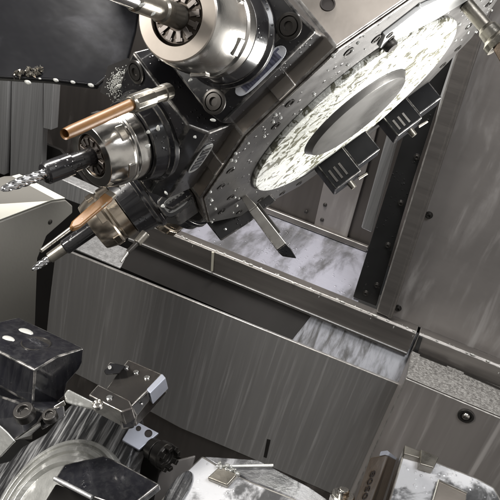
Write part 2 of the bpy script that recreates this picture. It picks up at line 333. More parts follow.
# ---- left side
t = thing('slide_cover', 'brushed aluminium telescopic cover strips standing at the left edge', 'way cover', onY(1.30)(15, 185))
Yr = onY(1.30)
slab([(12, 72), (10, 176), (41, 183), (43, 128), (43, 74)], Yr, (0, .02, 0), 'cover_strip', 'rail', t, .001)
slab([(43.5, 74), (43.2, 128), (51, 130), (54, 76)], onY(1.292), (0, .028, 0), 'cover_strip', 'rail', t, .001)
slab([(-40, 65), (-40, 160), (4, 175), (8, 76)], onY(1.29), (0, .02, 0), 'cover_strip', 'rail', t, .001)
# beige housing, its side plane turned
def housing():
    psi = None; best = 9
    p0 = P(30, 212, 1.02)
    for k in range(-89, 90):
        g = np.array([math.cos(R_(k)), math.sin(R_(k)), 0]); q = MW.T@(p0+g*.02); a0 = MW.T@p0
        u0 = a0[:2]/a0[2]; u1 = q[:2]/q[2]; s = (u1[1]-u0[1])/(u1[0]-u0[0])
        if u1[0] > u0[0] and abs(s+.37) < best: best = abs(s+.37); psi = k
    return p0, psi
p0, psi = housing(); g = np.array([math.cos(R_(psi)), math.sin(R_(psi)), 0]); nh = nrm(np.cross(g, GZ))
if nh@p0 > 0: nh = -nh
pl = lambda px, py: onplane(px, py, p0, nh)
hp = [(-60, 244), (52, 201.5), (66, 200), (73, 206), (73, 213), (47, 236), (38, 258), (35, 340), (33, 440), (-60, 440)]
t = thing('headstock_housing', 'beige enamelled housing with bright top at the left edge', 'machine housing', pl(0, 430))
B().prism([pl(*q) for q in hp], -nh*.11).build('body', 'beige', t, .003, seg=3)
tp = [pl(-58, 243), pl(52, 201.2), pl(66, 199.8)]
B().prism([tp[0]+GZ*.001-nh*.001, tp[1]+GZ*.001-nh*.001, tp[2]+GZ*.001-nh*.002, tp[2]+GZ*.001-nh*.108, tp[0]+GZ*.001-nh*.108], GZ*.002).build('lit_top_skin', 'beige_lit_top', t, .001)  # paler enamel skin: light falling on the top put into its colour
bolt_at(t, pl(50, 222), nh, .003, .002)
tag(slab([(33, 178), (46, 172), (99, 196), (97, 204), (86, 207), (62, 198), (40, 187)], onY(1.02), (0, .03, .0), 'angle_bracket', 'rail', bevel=.002), 'wet bright aluminium bracket behind the drill shank', 'bracket')
# top-left hanging cover
OC = P(60, 40, .86); nC = nrm(cw([.18, -.30, -1.0])); plc = lambda px, py: onplane(px, py, OC, nC)
t = thing('sliding_door_cover', 'dark blue-grey cover sheet hanging across the top left', 'cover', plc(50, 82))
slab([(-60, 74), (0, 77), (50, 80), (97, 86), (104, 80), (128, 60), (136, 30), (150, -60), (-60, -60)], plc, -nC*.012, 'sheet', 'cover', t, .004)
slab([(-60, 74.5), (0, 77.5), (50, 80.5), (97, 86.2), (97, 85.2), (50, 79.5), (0, 76.5), (-60, 73.5)], lambda x, y: plc(x, y)+nC*.0005, nC*.002, 'edge_lip', 'cover', t, .0006)
bb = B(); rc = random.Random(9)
for i in range(70):
    cx = rc.uniform(15, 42); cy = 77-(cx-15)*.18+rc.uniform(-4, 3); c = plc(cx, cy)+nC*rc.uniform(.001, .007)
    bb.hull([c+np.array([rc.uniform(-1, 1)*.0035, rc.uniform(-1, 1)*.003, rc.uniform(-1, 1)*.003]) for _ in range(5)])
o = bb.build('crumpled_foil', 'fitting', t); o['kind'] = 'stuff'
bb = B()
for (x, y, r) in ((56, 81, 2.2), (73, 83, 2.0), (91, 86, 2.4), (28, 83, 2.6), (40, 79.5, 1.2)):
    c = plc(x, y)+nC*.004; s_ = r/F*.86; bb.blob(c+nC*-.002, s_*1.5, s_*.8, s_*.8)
ob = bb.build('hanging_drops', 'drop', t)
# foam splash below cover (spray of coolant on holder flank)
# ================================================================== TURRET
Cc = np.array([0.13487502, -0.1895028, 0.871]); nc_ = nrm([0.59005851, 0.7945048, -0.14350285]); uc = nrm([-0.802814, 0.59622955, 0]); vc = np.cross(nc_, uc)
if vc[2] > 0: vc = -vc
TC, TN, TU, TV = cw(Cc), cw(nc_), cw(uc), cw(vc)
def rad(deg): th = R_(deg); return math.cos(th)*TU+math.sin(th)*TV
def tan(deg): th = R_(deg); return -math.sin(th)*TU+math.cos(th)*TV
def tp_(deg, r, a=0, t=0): return TC+rad(deg)*r+TN*a+tan(deg)*t
t = thing('tool_turret', 'round twelve-sided steel tool turret tilted across the upper right', 'tool turret', TC)
TH0 = 81.3; Rt = .25
B().prism([tp_(TH0-30*k, Rt) for k in range(12)], -TN*.135).build('drum', 'drum', t, .0022)
B().prism([tp_(TH0-30*k, Rt-.004)+TN*.0004 for k in range(12)], TN*.0022).build('front_face', 'face', t, .001)
B().lathe(TC-TN*.35, TN, [(0, .14), (.214, .14)], 48).build('rear_housing', 'black', t)
# pale ring
bb = B().lathe(TC+TN*.0022, TN, [(0, .084), (0, .166), (.004, .166), (.0065, .1635), (.0065, .084)], 96, cap=False); bb.build('coolant_ring', 'foil', t)
B().lathe(TC+TN*.002, TN, [(0, .0835), (.007, .0835), (.0085, .082), (.014, .0775), (.0148, .0765)], 96).build('hub', 'hub', t)
for k in range(24):
    dg = 6+k*15+(3 if k % 2 else -2); rr = .222 if k % 3 else .200
    c = tp_(dg, rr, .0026); bb = B().lathe(c, TN, [(0, .0062), (.0012, .0062), (.0012, .0042), (.0002, .0040)], 18); bb.build('screw', 'bolt', t)
c = tp_(100, .176, .0026); B().lathe(c, TN, [(0, .008), (.010, .008), (.012, .006)], 20).build('locating_pin', 'bolt', t)
# plate lying across the upper face, its glare painted as white
B().prism([tp_(96, .205, .0024), tp_(96, .178, .0024), tp_(128, .170, .0024), tp_(143, .196, .0024), tp_(133, .222, .0024), tp_(108, .218, .0024)], TN*.005).build('cover_plate', 'glare_white', t, .001)
for dg, r in ((98, .200), (100, .186), (127, .212), (136, .205)):
    B().lathe(tp_(dg, r, .0076), TN, [(0, .0045), (.0008, .0045), (.0008, .003), (.0001, .003)], 16).build('screw', 'bolt', t)
# cream flat's bore (empty station)
B().lathe(tp_(96.3, .2416, -.041, -.044), rad(96.3), [(0, .0075), (.001, .0075), (.001, .006), (.0001, .006)], 24).build('tapped_hole', 'ink', t)
bb = B(); rr_ = random.Random(5)
for i in range(70):
    dg = rr_.uniform(-20, 200); r = rr_.uniform(.17, .245); s_ = rr_.uniform(.0008, .0026); c = tp_(dg, r, .003); bb.blob(c, s_, s_, s_)
o = bb.build('coolant_beads', 'drop', t); o['kind'] = 'stuff'
# key blocks between the holders
for dg in (66.3, 36.3):
    B().box(tp_(dg, 0), (rad(dg), tan(dg), TN), (.236, -.012, -.03), (.2445, .012, -.0006)).build('key_block', 'drum', t, .0012)
def holder(dg, label, tool, nutm='nut', nutr=1.0, body_r=.300, nut0=.325, nut1=.372, collr=.022, bt=.064, cat='tool holder', bm='black', bolts=()):
    t = thing('tool_holder', label, cat, tp_(dg, .2425, -.067), 'driven tool holders on the turret')
    ax = (rad(dg), tan(dg), TN); ac = -.067
    r0 = .2422
    # body with chamfered front edge
    prof = [(r0, -.128), (body_r, -.128), (body_r, -.030), (body_r-.016, -.014), (r0, -.014)]
    base = tp_(dg, 0, 0, -bt)
    bb = B().prism([base+rad(dg)*r+TN*a for r, a in prof], tan(dg)*2*bt); bb.build('body', bm, t, .003, seg=3)
    o = tp_(dg, 0, ac)
    B().lathe(o, rad(dg), [(body_r-.002, .050), (body_r+.004, .050), (body_r+.008, .046), (nut0-.001, .043)], 64).build('boss', bm, t, .0008)
    k = nutr
    # nut in turned steps
    B().lathe(o, rad(dg), [(nut0-.001, .036*k), (nut0, .0385*k), (nut0+.014, .0390*k), (nut0+.016, .0368*k), (nut0+.019, .0368*k), (nut0+.021, .0385*k), (nut0+.030, .0380*k), (nut1-.004, .0345*k), (nut1, .0325*k), (nut1, collr+.001), (nut1-.006, collr)], 72).build('collet_nut', nutm, t, .0006)
    bb = B()
    for i in range(6):      # spanner flats as shallow lugs
        th = R_(60*i+10); e = math.cos(th)*tan(dg)+math.sin(th)*TN; w = math.cos(th)*TN-math.sin(th)*tan(dg)
        B().box(o, (rad(dg), w, e), (nut0+.0215, -.008, .0365*k), (nut0+.030, .008, .0395*k)).build('spanner_lug', nutm, t, .0008)
    B().lathe(o, rad(dg), [(nut1-.012, collr-.0005), (nut1-.004, collr-.0005), (nut1-.0015, collr-.002), (nut1-.0015, .008)], 48).build('collet', 'collet', t)
    bb = B()
    for i in range(12):
        th = R_(30*i+7); e = math.cos(th)*tan(dg)+math.sin(th)*TN; w = math.cos(th)*TN-math.sin(th)*tan(dg)
        bb.box(o, (e, w, rad(dg)), (.0115, -.0020, nut1-.0012), (collr-.003, .0020, nut1+.0002))
        bb.box(o, (e, w, rad(dg)), (.0175, -.0032, nut1-.0012), (collr-.003, .0032, nut1-.0001))
    bb.build('collet_jaw', 'tooth', t, .0003)
    for da in (-.046, .046):
        for dt in (-.050, .050):
            if (da > 0, dt > 0) not in bolts: continue
            if abs(dt) > bt-.008: dt = math.copysign(bt-.014, dt)
            a_ = ac+da-(.008 if da > 0 else 0); c = tp_(dg, body_r+.0003, a_, dt)
            B().lathe(c, rad(dg), [(0, .0125), (.0015, .0125), (.002, .0115), (.0022, .0095), (.0002, .009), (.0002, .0085), (.0024, .0082), (.0026, .0045), (.0006, .004)], 28).build('socket_screw', 'bolt', t)
    tool(t, o, rad(dg))
    return t
def end_mill(t, o, d, r_in, r_out, tip, rad_sh, rad_cut, m1='black', m2='drill'):
    B().lathe(o, d, [(r_in, rad_sh*.82), (r_in+(r_out-r_in)*.55, rad_sh*.82), (r_in+(r_out-r_in)*.56, rad_sh), (r_out-.002, rad_sh), (r_out, rad_sh*.85)], 40).build('tool_shank', m1, t)
    L = tip-r_out; n = 46; bb = B(); prof = [(r_out-.001+L*i/n, rad_cut*(1-.45*max(0, (i/n-.55)/.45)**1.5)) for i in range(n+1)]
    # fluted cutter: two-lobed section twisted along its length
    o_ = np.array(o); a = nrm(np.cross(d, [.1, .3, .9])); c = np.cross(d, a); rings = []
    for (tt, r) in prof:
        ring = []
        for i in range(24):
            th = 2*math.pi*i/24; q = r*(.70+.30*abs(math.cos(1.5*(th)))**.5)
            al = th+tt*230*(.006/rad_cut)*.9; ring.append(bb.b.verts.new(tuple(o_+d*tt+(a*math.cos(al)+c*math.sin(al))*q)))
        rings.append(ring)
    for k in range(len(rings)-1):
        for i in range(24): bb.b.faces.new([rings[k][i], rings[k][(i+1) % 24], rings[k+1][(i+1) % 24], rings[k+1][i]])
    tipv = bb.b.verts.new(tuple(o_+d*(tip+rad_cut*.35)))
    for i in range(24): bb.b.faces.new([rings[-1][i], rings[-1][(i+1) % 24], tipv])
    bb.b.faces.new(rings[0][::-1]); bb.build('cutter', m2, t)
def badge(t, c, ex, ey, n, L, W, m='badge', bars=5, under='black'):
    ex, ey, n = nrm(ex), nrm(ey), nrm(n)
    def sup(L, W): return [c+ex*L*math.copysign(abs(math.cos(q))**.55, math.cos(q))+ey*W*math.copysign(abs(math.sin(q))**.8, math.sin(q)) for q in [2*math.pi*i/32 for i in range(32)]]
    bd = B().prism(sup(L, W), n*.0014).build('badge', m, t, .0004)
    bb = B()
    for i in range(bars):
        x = -L*.66+i*(L*1.32/(bars-1)) if bars > 1 else 0
        bb.box(c+ex*x, (ex, ey, n), (-L*.075, -W*.6, .0014), (L*.075, W*.6, .002))
        if i % 2 == 0: bb.box(c+ex*(x+L*.12), (ex, ey, n), (-L*.06, -W*.6 if i % 4 else W*.35, .0014), (L*.08, -W*.35 if i % 4 else W*.6, .0019))
    q = bb.build('lettering', under, bd)
def no_tool(t, o, d): pass
# top holder
def tool_top(t, o, d):
    B().lathe(o, d, [(.36, .0100), (.412, .0100), (.414, .0085), (.448, .0085), (.450, .0070)], 36).build('tool_shank', 'fitting', t)
    B().lathe(o, d, [(.450, .0068), (.52, .0060), (.525, .002)], 36).build('cutter', 'drill', t)
h1 = holder(66.3, 'top tool holder with a large warm grey collet nut, cut off by the photo edge', tool_top, 'nut', 1.12, body_r=.292, nut0=.322, nut1=.386, collr=.0235, bolts=((True, True), (True, False), (False, False)))
B().lathe(tp_(66.3, 0, -.067), rad(66.3), [(.3865, .0365), (.3875, .0355), (.3875, .0242), (.3863, .0242)], 64, cap=False).build('nut_front', 'nut_face', h1)
c = tp_(66.3, .284, -.0215, .0); nn = nrm(rad(66.3)+TN)
badge(h1, tp_(66.3, .284, -.0218, .002)+nn*.0005, tan(66.3), np.cross(nn, tan(66.3)), nn, .032, .0080, 'badge_white', 17, 'plate_blue')
# middle holder
def tool_mid(t, o, d): end_mill(t, o, d, .36, .426, .470, .0112, .0054)
h2 = holder(38.0, 'middle tool holder with a bright nut and black-sleeved drill pointing left', tool_mid, 'nut', 1.0, bolts=((False, True),))
badge(h2, tp_(38, .272, -.0139, .014), tan(38), rad(38), TN, .026, .0100, 'badge', 6)
# bottom holder
def tool_bot(t, o, d):
    B().lathe(o, d, [(.35, .0100), (.412, .0100), (.414, .0085)], 36).build('tool_shank', 'black', t)
    B().lathe(o, d, [(.413, .0078), (.436, .0072), (.437, .006)], 30).build('tool_sleeve', 'fitting', t)
    end_mill(t, o, d, .43, .438, .462, .0056, .0050, 'fitting', 'drill')
h3 = holder(6.3, 'bottom tool holder with a champagne nut and dark tool pointing down left', tool_bot, 'nut_warm', .97, body_r=.290, nut0=.325, nut1=.370, collr=.020, bt=.045)
nb = nrm(TN*.55+tan(6.3)*.83); cb3 = tp_(6.3, .266, -.022, .040); eb3 = rad(6.3); fb3 = np.cross(nb, eb3)
B().prism([cb3+eb3*.021*math.copysign(abs(math.cos(q))**.6, math.cos(q))+fb3*.016*math.copysign(abs(math.sin(q))**.6, math.sin(q))-nb*.014 for q in [2*math.pi*i/40 for i in range(40)]], nb*.016).build('badge_boss', 'black', h3, .002)
badge(h3, cb3+nb*.0022, eb3, fb3, nb, .016, .0095, 'badge', 5)
# holder behind, mostly hidden
h4 = holder(-23.7, 'half-hidden tool holder below, with only its silver nut showing', no_tool, 'nut_warm', .8, body_r=.280, nut0=.300, nut1=.335, collr=.018, bt=.035)
# small nozzle under bottom holder
sn = thing('coolant_jet', 'small thin coolant jet under the champagne nut', 'coolant nozzle', P(142, 236, .70))
B().cyl(P(146, 233, .70), P(137, 243, .695), .0050, .0045, 24).build('jet_base', 'fitting', sn, .0008)
B().cyl(P(137, 243, .695), P(128, 252, .69), .0028, .0026, 20).build('jet_tube', 'bolt', sn)
B().cyl(P(128, 252, .69), P(121, 262, .685), .0016, .0014, 16).build('jet_tip', 'nut', sn)
# pipes with fittings
def pipe(label, a, b, c, r, flat=1.0):
    a, b, c = map(np.array, (a, b, c)); t = thing('coolant_pipe', label, 'coolant pipe', a, 'brass coolant pipes beside the tools')
    d1 = nrm(b-a); L = np.linalg.norm(b-a)
    B().lathe(a, d1, [(-.006, r*1.2), (-.004, r*1.55), (.006, r*1.6), (.0065, r*1.35), (L*.45, r*1.35), (L*.46, r*1.75), (L-.003, r*1.7), (L, r*1.4)], 12).build('fitting', 'fitting', t, .0006)
    d = nrm(c-b); L = np.linalg.norm(c-b)
    B().lathe(b-d*.002, d, [(0, r), (L*.9, r*.96), (L, r*.85), (L-.001, r*.6), (L-.006, r*.55)], 28).build('pipe', 'brass', t)
pipe('upper brass coolant pipe lying over the bright middle nut', P(166, 92, .615), P(130, 105, .575), P(63, 135, .50), .0052)
t = thing('coolant_pipe', 'lower brass coolant pipe between the middle and bottom tools', 'coolant pipe', P(108, 196, .70), 'brass coolant pipes beside the tools')
a0, c0 = P(112, 194, .67), P(71, 229, .60); d = nrm(c0-a0); L = np.linalg.norm(c0-a0); w1 = nrm(np.cross(d, cw([0, 0, 1]))); w2 = np.cross(d, w1)
B().prism([a0-w1*.005-w2*.003, a0+w1*.005-w2*.003, a0+w1*.005+w2*.003, a0-w1*.005+w2*.003], d*L*.4).build('pipe_root', 'fitting', t, .001)
B().hull([a0+d*L*f_+w1*q*h_+w2*z*.0032 for f_, h_ in ((.1, .0055), (.9, .0045), (1, .002)) for q in (-1, 1) for z in (-1, 1)]).build('pipe', 'brass', t, .0018)
B().cyl(P(82, 220, .615), P(41, 251, .575), .0022, .0018, 16).build('jet_tube', 'fitting', t)
# axial turning tools on the far stations
def axial_bar():
    t = thing('boring_bar', 'bright square turning tool sticking down from the turret face', 'turning tool', P(243, 197, .93))
    a = onplane(244, 197, TC+TN*.003, TN); d = TN; s1 = nrm(np.cross(d, cw([0, 0, 1]))); s2 = np.cross(d, s1)
    def sec(l, h, o1=0): return [a+d*l+s1*(q*h+o1)+s2*w*h for q in (-1, 1) for w in (-1, 1)]
    B().hull(sec(0, .0042)+sec(.022, .0066)).build('neck_taper', 'nut', t, .0008)
    B().hull(sec(.022, .0068)+sec(.088, .0080)).build('shank', 'nut', t, .0014)
    B().hull(sec(.0885, .0078)+sec(.098, .0075, .001)+[a+d*.112+s1*.007+s2*q*.004 for q in (-1, 1)]).build('tool_head', 'black_matte', t, .001)
    B().box(a+d*.02, (d, s1, s2), (0, .0076, -.005), (.05, .0115, .005)).build('clamp', 'bolt', t, .001)
    B().box(a-d*.01, (d, s1, s2), (-.01, -.004, -.004), (.012, .004, .004)).build('neck', 'nut', t, .001)
axial_bar()
def block(label, O, d, A, Bq, C, m='black', name='turning_tool_holder', extra=None, cat='tool holder', group='fixed tool holders under the turret'):
    o, u, L = trihedron(O, d, A, Bq, C)
    t = thing(name, label, cat, o+u[2]*L[2], group)
    B().box(o, u, (0, 0, 0), L).build('body', m, t, .0018)
    if extra: extra(t, o, u, L)
    return t
def ex1(t, o, u, L):
    B().box(o, u, (L[0]*.52, L[1]*.15, -.003), (L[0]*.76, L[1]*.9, .006)).build('clamp_plate', 'rail', t, .001)
    bb = B()
    for i in range(3): bb.box(o, u, (L[0]*(.06+.10*i), L[1]*.2, -.0012), (L[0]*(.10+.10*i), L[1]*.8, .001))
    bb.build('vent_slots', 'rail', t)
    B().cyl(o+u[2]*(L[2]+.002)+u[0]*.02, o+u[2]*(L[2]+.002)+u[0]*.045, .004, .003, 16).build('jet', 'fitting', t)
def along(px, py, d0, L0, W0, H0, label, ex):
    # block on the rim, long side along the rim, reaching out along the turret's axis
    c = P(px, py, d0); e = nrm(cw([.80, -.60, .02])); h = TN; w = np.cross(e, h)
    t = thing('turning_tool_holder', label, 'tool holder', c, 'fixed tool holders under the turret')
    u = (e, h, w)
    B().box(c, u, (0, -.02, -W0/2), (L0*.52, H0, W0/2)).build('body', 'black_matte', t, .002)
    B().box(c, u, (L0*.525, -.02, -W0/2+.004), (L0, H0*.72, W0/2-.004)).build('clamp_block', 'black_matte', t, .002)
    B().box(c, u, (L0*.53, -.019, W0/2-.003), (L0*.70, H0*.62, W0/2+.001)).build('wedge', 'rail' if ex else 'bolt', t, .001)
    bb = B()
    for i in range(3):
        for s_ in (-1, 1): B().box(c, u, (L0*(.08+.10*i), H0*.1, s_*(W0/2+.0004)-.0008), (L0*(.12+.10*i), H0*.75, s_*(W0/2+.0004)+.0008)).build('rib', 'bolt', t, .0003)
    B().cyl(c+e*L0*.3+h*(H0), c+e*L0*.3+h*(H0+.012), .006, .005, 16).build('clamp_screw', 'fitting', t)
    B().cyl(c+e*L0*.45+h*(H0+.004), c+e*L0*.62+h*(H0+.006), .0030, .0022, 16).build('jet', 'fitting', t)
along(322, 176, 1.03, .095, .045, .034, 'wet black tool holder with grey wedge below the ring, left', 1)
along(385, 127, 1.05, .095, .045, .028, 'black tool holder below the ring, nearer the seal strip', 0)
t = thing('turning_tool_holder', 'black wedge-shaped tool holder under the left rim of the turret', 'tool holder', P(220, 235, .97), 'fixed tool holders under the turret')
B().hull([P(*q, d) for d in (1.0, 1.06) for q in ((206, 222), (221, 241), (250, 222), (276, 200), (262, 186), (225, 200))]).build('body', 'black', t, .002)
B().blob(P(225, 229, .997), .003, .003, .003).build('set_screw', 'screw', t)
# tool at upper right
t = thing('turning_tool', 'brown-silver flared tool at the upper right edge of the turret', 'turning tool', P(468, 6, .97))
a = onplane(466, 4, TC+TN*.003, TN)
B().lathe(a, TN, [(0, .0085), (.036, .0085), (.040, .012), (.052, .013), (.056, .018), (.064, .0185)], 32).build('shank', 'fitting', t, .0005)
e = a+TN*.066
B().hull([e+cw([.0, -.014, -.01]), e+cw([-.014, .008, -.01]), e+cw([.012, .045, .0]), e+cw([.03, .03, .0]), e+cw([.022, -.02, .0]), e+cw([.0, .0, .02]), e+cw([.02, .02, .02])]).build('tool_head', 'etched', t, .002)
B().hull([e+cw([.012, -.03, -.01]), e+cw([.03, -.05, -.01]), e+cw([.06, -.06, -.01]), e+cw([.06, -.02, .0]), e+cw([.02, -.01, .01])]).build('clamp', 'fitting', t, .002)
# drops hanging on turret parts
rd = random.Random(12)
for (x, y, d, rx, ry) in ((158, 128, .62, 3, 5), (148, 146, .56, 5, 3.4), (148, 132, .57, 3.5, 3), (213, 120, .60, 5, 2.6), (195, 137, .585, 2.8, 2.8), (163, 206, .62, 3.2, 3), (166, 193, .60, 2.2, 4),
                          (119, 86, .66, 5, 3), (153, 14, .455, 5, 2.2), (190, 80, .56, 4, 2), (222, 178, .80, 3, 2), (142, 5, .43, 7, 3)):
    o = B().blob((0, 0, 0), 1, 1, 1); sc = d/F*.62; al = rd.uniform(-.8, .8); k1, k2 = rd.uniform(-.5, .5), rd.uniform(-.4, .4)
    ax, ay, az = cw([math.cos(al), math.sin(al), 0]), cw([-math.sin(al), math.cos(al), 0]), cw([0, 0, 1]); c0 = P(x, y, d)
    for v in o.b.verts:
        x_, y_, z_ = v.co; q = 1+k1*x_+k2*x_*x_; v.co = Vector(tuple(c0+ax*x_*rx*sc+ay*(y_*q+k2*x_*x_)*ry*sc+az*z_*ry*sc*.7))
    tag(o.build('coolant_drop', 'drop'), 'white coolant drop clinging to a black tool holder', 'drop', 'coolant drops on the tool holders')
# foam patch on holder flank
bb = B(); rf = random.Random(4)
for i in range(650):
    x = rf.gauss(118, 4.5); y = rf.gauss(84-.25*(x-118), 6); s_ = rf.uniform(.0003, .0007); c = P(x, y, .700+rf.uniform(-.003, .003)); bb.blob(c, s_, s_, s_)
o = bb.build('foam_spray', 'drop'); o['kind'] = 'stuff'; o['label'] = 'speckled white foam behind the upper brass pipe'; o['category'] = 'foam'
tb_ = thing('foam_backplate', 'dark flank plate carrying speckled foam, behind the middle holder', 'plate', P(118, 100, .71))
B().hull([P(*q, d) for d in (.706, .73) for q in ((100, 92), (108, 66), (128, 58), (146, 66), (150, 100), (120, 104))]).build('plate', 'dark_sheet', tb_)
# ================================================================== LOWER TURRET, bottom left
Lo = P(66, 520, .80); Ln = nrm(cw([-.42, -.60, -.68])); plL = lambda px, py: onplane(px, py, Lo, Ln)
t = thing('lower_turret', 'wet round lower turret with turned rings at the bottom left', 'tool turret', Lo)
slab([(-60, 470), (0, 455), (12, 441), (37, 427), (60, 400), (68, 394), (100, 392), (124, 402), (128, 430), (122, 450), (118, 470), (110, 620), (-60, 620)], lambda x, y: plL(x, y)-Ln*.02, -Ln*.03, 'body', 'streaky', t, .004)
# ring fitted through the traced arc: concentric steps
import itertools
q3 = [plL(*q) for q in ((11, 477), (79, 437), (111, 455))]
a_, b_, c_ = q3; ab, ac2 = b_-a_, c_-a_; nx = np.cross(ab, ac2)
cen = a_+(np.cross(nx, ab)*(ac2@ac2)+np.cross(ac2, nx)*(ab@ab))/(2*(nx@nx)); Rr = np.linalg.norm(a_-cen)
k = Rr
B().lathe(cen-Ln*.022, Ln, [(0, k*1.0), (.014, k*1.0), (.018, k*.985), (.018, k*.94), (.014, k*.93), (.014, k*.90), (.020, k*.885), (.020, k*.83), (.015, k*.815), (.015, k*.76), (.024, k*.745), (.026, k*.66), (.018, k*.64), (.018, k*.3)], 128).build('turned_ring', 'ring', t, .0008)
# dark slanting plate in front
o, u, L = trihedron((136, 497), .70, (160, 482), (55, 481), (138, 515))
o_, = (P(136, 499, .70),)
plS_n = nrm(cw([-.05, -.78, -.62])); plS = lambda px, py: onplane(px, py, P(100, 480, .715), plS_n)
t = thing('deflector_plate', 'dark wet sloping plate in front of the lower turret', 'plate', plS(100, 500))
slab([(55, 478), (64, 464), (104, 455), (122, 463), (160, 484), (136, 503), (112, 504), (85, 495)], plS, -plS_n*.012, 'plate', 'black_wet', t, .002)
B().cyl(plS(55, 479)+plS_n*.001, plS(92, 498)+plS_n*.001, .0026, .0026, 14).build('bright_edge', 'rail', t)
tag(B().hull([P(*q, d) for d in (.74, .80) for q in ((40, 510), (56, 484), (90, 501), (130, 512), (130, 560), (30, 560))]).build('lower_bracket', 'dark_sheet', bevel=.002), 'brown-black bracket under the sloping wet plate', 'bracket')
# black holder block
o, u, L = trihedron((35, 370), .70, (84, 348), (0, 352), (33, 400))
t = thing('tool_block', 'glossy black tool block with a round recess on top, bottom left', 'tool block', o+u[2]*L[2], 'tool blocks on the lower turret')
A0, B0, C0 = L
prf = [(0, 0), (0, C0*.95), (A0*.14, C0*1.32), (A0*.50, C0*1.05), (A0*.58, C0*.62), (A0*.90, C0*.42), (A0*1.0, C0*.22), (A0*1.0, 0), (A0*.45, -C0*.12)]
prf = [(0, 0), (0, C0*1.15), (A0*.16, C0*1.75), (A0*.66, C0*1.45), (A0*.70, C0*1.0), (A0*.93, C0*.72), (A0*1.0, C0*.5), (A0*1.0, 0.0), (A0*.45, -C0*.12)]
B().prism([o+u[0]*a+u[2]*c for a, c in prf], u[1]*B0*2.0).build('body', 'black_wet', t, .002)
cc = onplane(36, 344, o-u[2]*C0*.07, u[2])
B().lathe(cc, -u[2], [(0, .017), (.001, .017), (.0014, .0165), (.0014, .0155), (.0004, .015)], 48).build('recess_ring', 'bolt', t)
B().lathe(o+u[0]*A0*.0+u[2]*C0*.1+u[1]*B0*1.3-u[0]*.0003, -u[0], [(0, .012), (.002, .012), (.0022, .009), (.0005, .008)], 28).build('socket_screw', 'bolt', t)
pk = o+u[0]*A0*.45-u[2]*C0*.12
for px_, py_, s_ in ((9, 338.5, .8), (26, 331.5, 1.0)):
    sl1 = nrm(pk-o); n1_, n2_ = nrm(np.cross(sl1, u[1])), nrm(np.cross(nrm(o+u[0]*A0-pk), u[1]))
    c1_, c2_ = onplane(px_, py_, o, n1_), onplane(px_, py_, pk, n2_)
    c = c1_ if (c1_-o)@u[0] < A0*.45 else c2_; bb = B(); bb.blob((0, 0, 0), 1, 1, 1)
    for v in bb.b.verts:
        q = 1+.25*v.co.x-.2*v.co.y*v.co.x; v.co = Vector(tuple(c+u[1]*v.co.x*.011*s_+u[0]*v.co.y*.0062*s_*q-u[2]*v.co.z*.0012))
    bb.build('coolant_puddle', 'drop', t)
# clutter below the block: base, bolts, plates
t = thing('toe_clamp', 'black toe clamp with socket bolt below the black block', 'clamp', P(30, 425, .72), 'clamps on the lower turret')
B().hull([P(*q, d) for q, d in (((-10, 392), .74), ((12, 400), .71), ((45, 412), .69), ((66, 404), .72), ((38, 424), .69), ((14, 441), .70), ((-10, 430), .72))]+[P(*q, .80) for q in ((-10, 400), (60, 400), (30, 436))]).build('body', 'black_wet', t, .002)
bn = nrm(cw([-.1, -.75, -.65]))
B().lathe(P(25, 414, .685), bn, [(-.004, .011), (.006, .011), (.0075, .010), (.0075, .006), (.003, .0055)], 28).build('socket_bolt', 'bolt', t, .0004)
B().lathe(P(50, 416, .682), bn, [(-.004, .008), (.003, .008), (.004, .007), (.004, .0045), (.001, .004)], 28).build('socket_bolt', 'bolt', t, .0004)
tag(B().hull([P(*q, d) for q, d in (((39, 417), .70), ((64, 404), .71), ((66, 416), .70), ((42, 430), .69), ((39, 417), .73), ((64, 404), .74), ((66, 416), .74), ((42, 430), .73))]).build('keeper_plate', 'black_wet', bevel=.0015), 'small black keeper plate with bright edge beside the toe clamp', 'plate')
tag(B().hull([P(*q, d) for q, d in (((-8, 418), .69), ((8, 432), .69), ((16, 441), .69), ((0, 458), .69), ((-8, 455), .69))]+[P(*q, .74) for q in ((-8, 418), (16, 441), (0, 458))]).build('end_bracket', 'ring', bevel=.002), 'bright wet bracket end at the left edge of the photo', 'bracket')
t = thing('clamp_bar', 'bright bent clamp bar across the top of the lower turret', 'clamp', P(80, 398, .72), 'clamps on the lower turret')
B().hull([P(*q, d) for d in (.716, .735) for q in ((64, 395), (68, 389), (84, 397), (98, 404), (102, 409), (97, 411), (80, 403), (66, 403))]).build('bar', 'ring', t, .002)
B().lathe(P(98, 405, .712), bn, [(-.002, .0062), (.003, .0062), (.004, .0045), (.001, .003)], 24).build('clamp_screw', 'nut', t, .0004)
B().hull([P(*q, d) for d in (.708, .72) for q in ((46, 411), (64, 400), (66, 405), (48, 415))]).build('bright_shim', 'nut', t, .001)
# second block with three screws and a pale insert holder
o, u, L = trihedron((131, 404), .74, (161.5, 374.5), (98, 385), (137, 424))
nt_ = -u[2]; pt = lambda px, py: onplane(px, py, o, nt_)
pt2 = lambda px, py: onplane(px, py, o+nt_*.008, nt_)
t = thing('tool_block', 'dark tool block with three bright screws and pale end jaw', 'tool block', o+u[2]*.03, 'tool blocks on the lower turret')
slab([(128, 359), (162.5, 374), (147, 391), (130, 408), (104, 391)], pt, -nt_*.034, 'body', 'block_steel', t, .0018)
slab([(98, 384), (129.5, 400), (133, 408), (121, 412), (88, 395)], pt2, -nt_*.030, 'step', 'block_steel', t, .0018)
slab([(162, 373.5), (166, 378), (150, 394), (146.5, 389.5)], lambda x, y: pt(x, y)+nt_*.001, -nt_*.020, 'end_jaw', 'plate_pale', t, .0015)
for q in ((126, 368), (136, 372.7), (147, 378)): B().lathe(pt(*q), nt_, [(-.001, .0034), (.0014, .0034), (.002, .0025)], 20).build('screw', 'screw', t)
